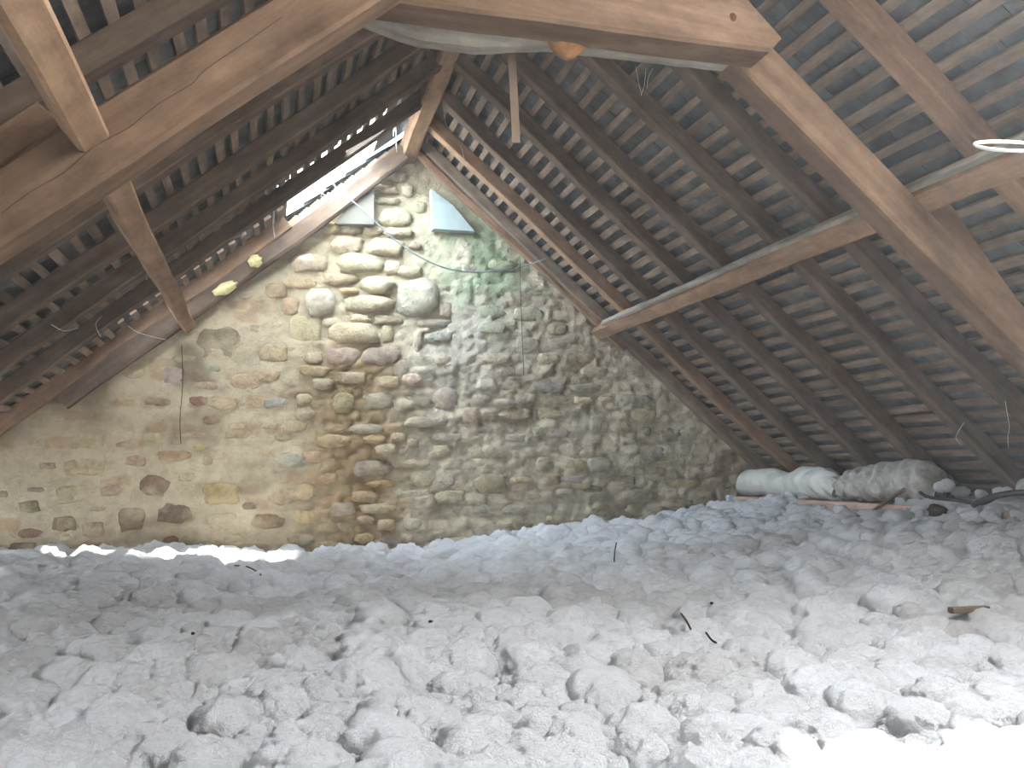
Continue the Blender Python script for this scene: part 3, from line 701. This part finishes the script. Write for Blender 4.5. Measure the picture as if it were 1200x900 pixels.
def scatter(n, rmin, rmax, sub, cond, seed, sink):
    P, f = protos(sub, 9, seed); VV, FF, DD = [], [], []; base_ = 0; got = 0
    while got < n:
        x_, y_ = rg.uniform(-3.0, 4.55), rg.uniform(1.25, 6.98)
        if not cond(x_, y_): continue
        px_, py_ = project((x_, y_, -.6))
        if not (-60 < px_ < 1260 and py_ < 1010): continue
        got += 1
        iy_ = min(len(ys)-1, int(np.searchsorted(ys, y_))); ix_ = min(len(xs)-1, int((x_-xs[0])/.02)); z_ = hz[iy_*len(xs)+ix_]
        R_ = rg.uniform(rmin, rmax)*(1.0 if y_ > 3 else .85)
        th = rg.uniform(0, 6.28); c_, s_ = math.cos(th), math.sin(th)
        q = P[rg.randint(9)]*np.array([R_*rg.uniform(.85, 1.35), R_*rg.uniform(.85, 1.2), R_*rg.uniform(.75, 1.05)])
        q = np.stack([q[:, 0]*c_-q[:, 1]*s_, q[:, 0]*s_+q[:, 1]*c_, q[:, 2]], 1)+[x_, y_, z_+R_*rg.uniform(sink-.15, sink+.15)]
        top = min(zR(x_), zL(x_))
        if q[:, 2].max() > top-.02: continue
        q[:, 1] = np.minimum(q[:, 1], 7.0)
        VV.append(q); FF.append(f+base_); base_ += len(q)
        DD.append(np.full(len(q), dust_shade[iy_*len(xs)+ix_]+rg.uniform(-.10, .06)))
    return np.concatenate(VV), np.concatenate(FF), np.clip(np.concatenate(DD), 0, 1)
clear = lambda x_, y_: not (3.74 < x_ < 4.2)
parts_ = [scatter(760, .038, .092, 3, lambda x_, y_: y_ < 3.2 and clear(x_, y_), 1, .2),
          scatter(2500, .018, .042, 2, lambda x_, y_: y_ < 3.2 and clear(x_, y_), 2, .7),
          scatter(2100, .05, .10, 2, lambda x_, y_: y_ >= 3.0 and clear(x_, y_), 3, .2),
          scatter(5000, .022, .045, 1, lambda x_, y_: y_ >= 3.0 and clear(x_, y_), 4, .8),
          scatter(260, .03, .06, 2, lambda x_, y_: 3.62 < x_ < 3.8, 5, .6),
          scatter(170, .02, .038, 2, lambda x_, y_: 3.74 < x_ < 3.95 and (3.0 < y_ < 4.55 or 5.9 < y_ < 6.3), 6, 2.4)]
nb = len(V); Vt, Ft, Dt = [V], [np.concatenate([Q[:, [0, 1, 2]], Q[:, [0, 2, 3]]])], [dust_shade]
for v_, f_, d_ in parts_: Vt.append(v_); Ft.append(f_+nb); Dt.append(d_); nb += len(v_)
V, Q, dust_shade = np.concatenate(Vt), np.concatenate(Ft), np.concatenate(Dt)
o = mesh_obj('loose_insulation', V, Q, M['insulation'], smooth=True, attrs={'dust_shade': ('FLOAT', dust_shade)})
tag(o, 'thick fluffy white loose-fill insulation covering the whole attic floor', 'insulation', kind='stuff')
TOP = {}
_ord = np.argsort(V[:, 2]); _kx, _ky = (V[:, 0]/.03).astype(int)[_ord], (V[:, 1]/.03).astype(int)[_ord]
TOP = dict(zip(zip(_kx.tolist(), _ky.tolist()), V[_ord, 2].tolist()))
def floor_z(x, y):
    return TOP.get((int(x/.03), int(y/.03)), -.62)
def ground(px, py):
    d = ray(px, py); t = np.linspace(1.4, 7.0, 380)
    for k in t:
        p = d*k
        if p[2] < floor_z(p[0], p[1]): return p
    return d*7

# ------------------------------------------------------------ eave: plate, rolls, small things
o = beam('eave_plate', [(3.88, 6.98, -.335), (3.88, 2.9, -.335)], (1, 0, 0), (0, 0, 1), .075, .125, M['plank'], seed=91, wob=.003)
tag(o, 'long pinkish-brown eave timber half buried in white insulation on the right', 'beam')
def roll(name, Y0, Y1, xc, prof, mat, seed, zb=-.268):
    k = 40; n = 130; V = []; r = random.Random(seed)
    ph = [r.uniform(0, 6) for _ in range(8)]
    for i in range(n+1):
        t = i/n; Y = Y0+(Y1-Y0)*t; R = np.interp(t, [p[0] for p in prof], [p[1] for p in prof]); cr = np.interp(t, [p[0] for p in prof], [p[2] for p in prof])
        for j in range(k):
            a = 2*math.pi*j/k
            f = 1+cr*(.5*math.sin(t*95+3*math.sin(a*2+ph[0])+ph[1])*math.sin(a*3+ph[2]+t*9)+.5*math.sin(t*53+4*math.sin(a*1.5+ph[3])+ph[4]))
            rr = R*f
            z = zb+R*.95+rr*math.sin(a)*.92
            V.append((xc+rr*math.cos(a)*1.0, Y+cr*.08*math.sin(a*4+t*30+ph[5]), max(z, zb-.005)))
    Fc = [(i*k+j, i*k+(j+1) % k, (i+1)*k+(j+1) % k, (i+1)*k+j) for i in range(n) for j in range(k)]
    Fc += [tuple(range(k)), tuple(n*k+j for j in range(k))[::-1]]
    return mesh_obj(name, V, Fc, mat, smooth=True)
o = roll('insulation_roll', 6.93, 5.55, 4.0, [(0, .03, 0), (.02, .085, .01), (.08, .118, .02), (.35, .125, .03), (.50, .105, .07), (.54, .10, .08), (.68, .130, .05), (.88, .122, .10), (1, .08, .2)], M['plastic_wrap'], 3)
tag(o, 'white plastic-wrapped roll of insulation with a pinched middle, at the gable on the eave timber', 'roll')
o = roll('insulation_roll', 5.68, 4.60, 4.02, [(0, .07, .22), (.12, .095, .26), (.3, .12, .2), (.6, .14, .15), (.85, .15, .14), (.96, .12, .1), (1, .05, 0)], M['grey_wrap'], 9)
tag(o, 'crumpled dusty grey wrapped roll of insulation swelling at its near end', 'roll')
o = roll('insulation_roll', 3.98, 2.9, 4.0, [(0, .03, 0), (.03, .06, 0), (.1, .072, .01), (1, .075, .01)], M['grey_wrap'], 12, zb=-.215)
tag(o, 'beige-grey roll end at the right frame edge above the insulation', 'roll')
c = at(857, 587, 6.85); V = box_verts(c, np.array([1., 0, 0]), Yv, np.array([0, 0, 1.]), .075, .05, .10)
o = mesh_obj('junction_box', V, BF, M['tin']); tag(o, 'small pale blue box on the gable end of the eave timber', 'box')
bv = o.modifiers.new('bevel', 'BEVEL'); bv.width = .008; bv.segments = 2
V = box_verts(at(848, 596, 6.9), np.array([1., 0, 0]), Yv, np.array([0, 0, 1.]), .03, .04, .30)
o = beam('short_post', [at(843, 572, 6.9), at(852, 612, 6.9)], (1, 0, 0), Yv, .05, .05, M['grey_wood'], seed=3)
tag(o, 'short grey wooden post behind the pale blue box', 'post')
def p3(px, py, Xc): d = ray(px, py); return d*Xc/d[0]
o = tube('cable', [p3(1078, 577, 3.86), p3(1090, 583, 3.85), p3(1120, 586, 3.85), p3(1150, 590, 3.84), p3(1172, 581, 3.83), p3(1200, 579, 3.82), p3(1240, 582, 3.8)], .011, M['cable_dark'])
tag(o, 'black cable draped over the insulation along the right eave', 'cable')
o = tube('cable', [p3(1140, 592, 3.78), p3(1160, 583, 3.78), p3(1185, 578, 3.76), p3(1215, 577, 3.76)], .016, M['cable_dark'])
tag(o, 'thicker dark hose end lying beside the black cable at the right edge', 'cable')
g = p3(1098, 598, 3.72); o = lump('bark_scrap', g, (.05, .06, .035), M['twig'], 8, rough=.3); tag(o, 'dark scrap of bark sticking out of the insulation below the cable', 'scrap')
o = tube('stick', [p3(1022, 599, 3.83), p3(1060, 573, 3.83)], .012, M['rafter'], k=5); tag(o, 'short brown stick leaning on the eave timber', 'stick')
g = ground(1128, 719)
o = beam('wood_offcut', [g+np.array([-.07, -.02, .02]), g+np.array([.07, -.045, .02])], (0, 1, 0), (0, 0, 1), .03, .022, M['rafter'], seed=2, wob=.001, seg=2)
tag(o, 'small grey wood offcut lying on the insulation at the right', 'offcut')
for i, (pl, lb) in enumerate([([(275, 665), (288, 666), (298, 670), (306, 676)], 'curved dark twig on the white insulation in front of the gable'),
                              ([(722, 646), (720, 652), (719, 661)], 'dark upright twig standing in the bluish insulation'),
                              ([(797, 722), (803, 731), (808, 741)], 'thin dark twig in the middle of the insulation'),
                              ([(826, 745), (832, 753), (838, 757)], 'short dark twig right of the middle of the insulation')]):
    P = [ground(*q)+np.array([0, -.01, .012+(0.02 if i == 1 else 0)*(2-k)]) for k, q in enumerate(pl)]
    o = tube('twig', P, .0038, M['twig'], k=5); tag(o, lb, 'twig')
for i, (q, lb) in enumerate([((226, 744), 'dark leaf crumb on the insulation at the left'), ((505, 730), 'small black crumb on the insulation left of the centre'), ((930, 790), 'tiny dark crumb on the bright insulation'), ((834, 708), 'dark crumb beside the middle of the insulation'), ((957, 657), 'dark crumb in the shaded insulation below the eave timber')]):
    if i == 2: continue
    g = ground(*q); o = lump('debris_crumb', g+np.array([0, 0, .005]), (.008, .008, .005), M['twig'], i, k=8); tag(o, lb, 'debris')

# ------------------------------------------------------------ cables, strings, cobwebs, foam
o = tube('cable', [at(383, 205, 6.78), at(396, 222, 6.8), at(418, 240, 6.83), at(440, 260, 6.85), at(463, 281, 6.86), at(490, 300, 6.86), at(522, 314, 6.86), at(555, 319, 6.86), at(590, 317, 6.86), at(612, 312, 6.86), at(640, 303, 6.75)], .0055, M['cable_grey'])
tag(o, 'thin grey cable sagging across the top of the stone gable', 'cable')
o = tube('string', [at(609, 300, 6.84), at(610, 340, 6.84), at(612, 395, 6.84), at(614, 440, 6.84)], .003, M['twig'], k=4)
tag(o, 'thin string hanging down the gable beside the green stain', 'string')
o = tube('string', [at(213, 405, 6.86), at(214, 450, 6.86), at(211, 490, 6.86), at(212, 520, 6.86)], .003, M['twig'], k=4)
tag(o, 'thin dark string hanging below the left purlin end', 'string')
coil = empty('cable_coil', tuple(at(1178, 172, 2.3)))
cc = at(1183, 172, 2.3)
for k in range(2):
    P = []
    for t in np.linspace(.5+.2*k, 6.9, 26):
        e = .092+.004*k; P.append(cc+rt*e*math.cos(t)*1.15+up*(e*.38*math.sin(t)+.004*k)+fw*(e*.8*math.sin(t)))
    tube('cable_loop', P, .0045, M['cable_white'], coil, k=6, smooth_n=2)
tag(coil, 'loose coil of white cable hooked over the right purlin at the frame edge', 'cable')
for q, rr, lb in [((264, 338), (.10, .05, .04), 'elongated pale yellow foam lump behind the left rafters'), ((299, 306), (.055, .05, .045), 'small round pale yellow foam lump above the elongated one')]:
    c = at(*q, 6.85); o = lump('foam_lump', c, rr, M['foam'], 5); o.rotation_euler = (0, -.5, 0); tag(o, lb, 'foam')
def web(paths, lb, rad=.002, Y=6.3):
    root = empty('cobweb', tuple(at(*paths[0][0], Y)))
    for P in paths: tube('strand', [at(x, y, Y) for x, y in P], rad, M['web'], root, k=4, smooth_n=3)
    tag(root, lb, 'cobweb')
web([[(466, 138), (464, 150), (465, 178)], [(470, 132), (463, 148), (461, 160)], [(476, 118), (475, 130), (478, 140)]], 'white cobweb shreds hanging beside the upper end of the bright gap', .005, 6.15)
web([[(321, 238), (320, 262), (322, 278)], [(327, 236), (322, 246), (321, 262)]], 'white cobweb thread hanging under the left rafters', .004, 6.1)
web([[(389, 210), (394, 222), (399, 233)], [(382, 222), (376, 230), (386, 234), (377, 226)]], 'short bright cobweb threads hanging below the lower end of the gap', .004, 6.3)
web([[(520, 128), (521, 138), (524, 150)], [(501, 158), (500, 168)], [(540, 170), (545, 190)]], 'thin cobweb threads under the first right rafters near the ridge', .002, 5.6)
web([[(745, 78), (748, 95), (752, 112)], [(757, 80), (755, 100), (751, 112)], [(765, 80), (760, 90), (758, 104)]], 'cobweb bunch hanging below the collar beam', .0014, 3.85)
web([[(150, 382), (163, 390), (185, 396), (195, 398)], [(120, 370), (112, 380), (118, 395)], [(60, 380), (75, 388), (92, 384)]], 'cobwebs across the dark left rafters', .0018, 5.2)
web([[(1183, 500), (1181, 515), (1182, 525)], [(1178, 470), (1183, 500)], [(1130, 495), (1120, 512), (1127, 522)]], 'cobweb threads on the lower right rafters', .0013, 3.6)
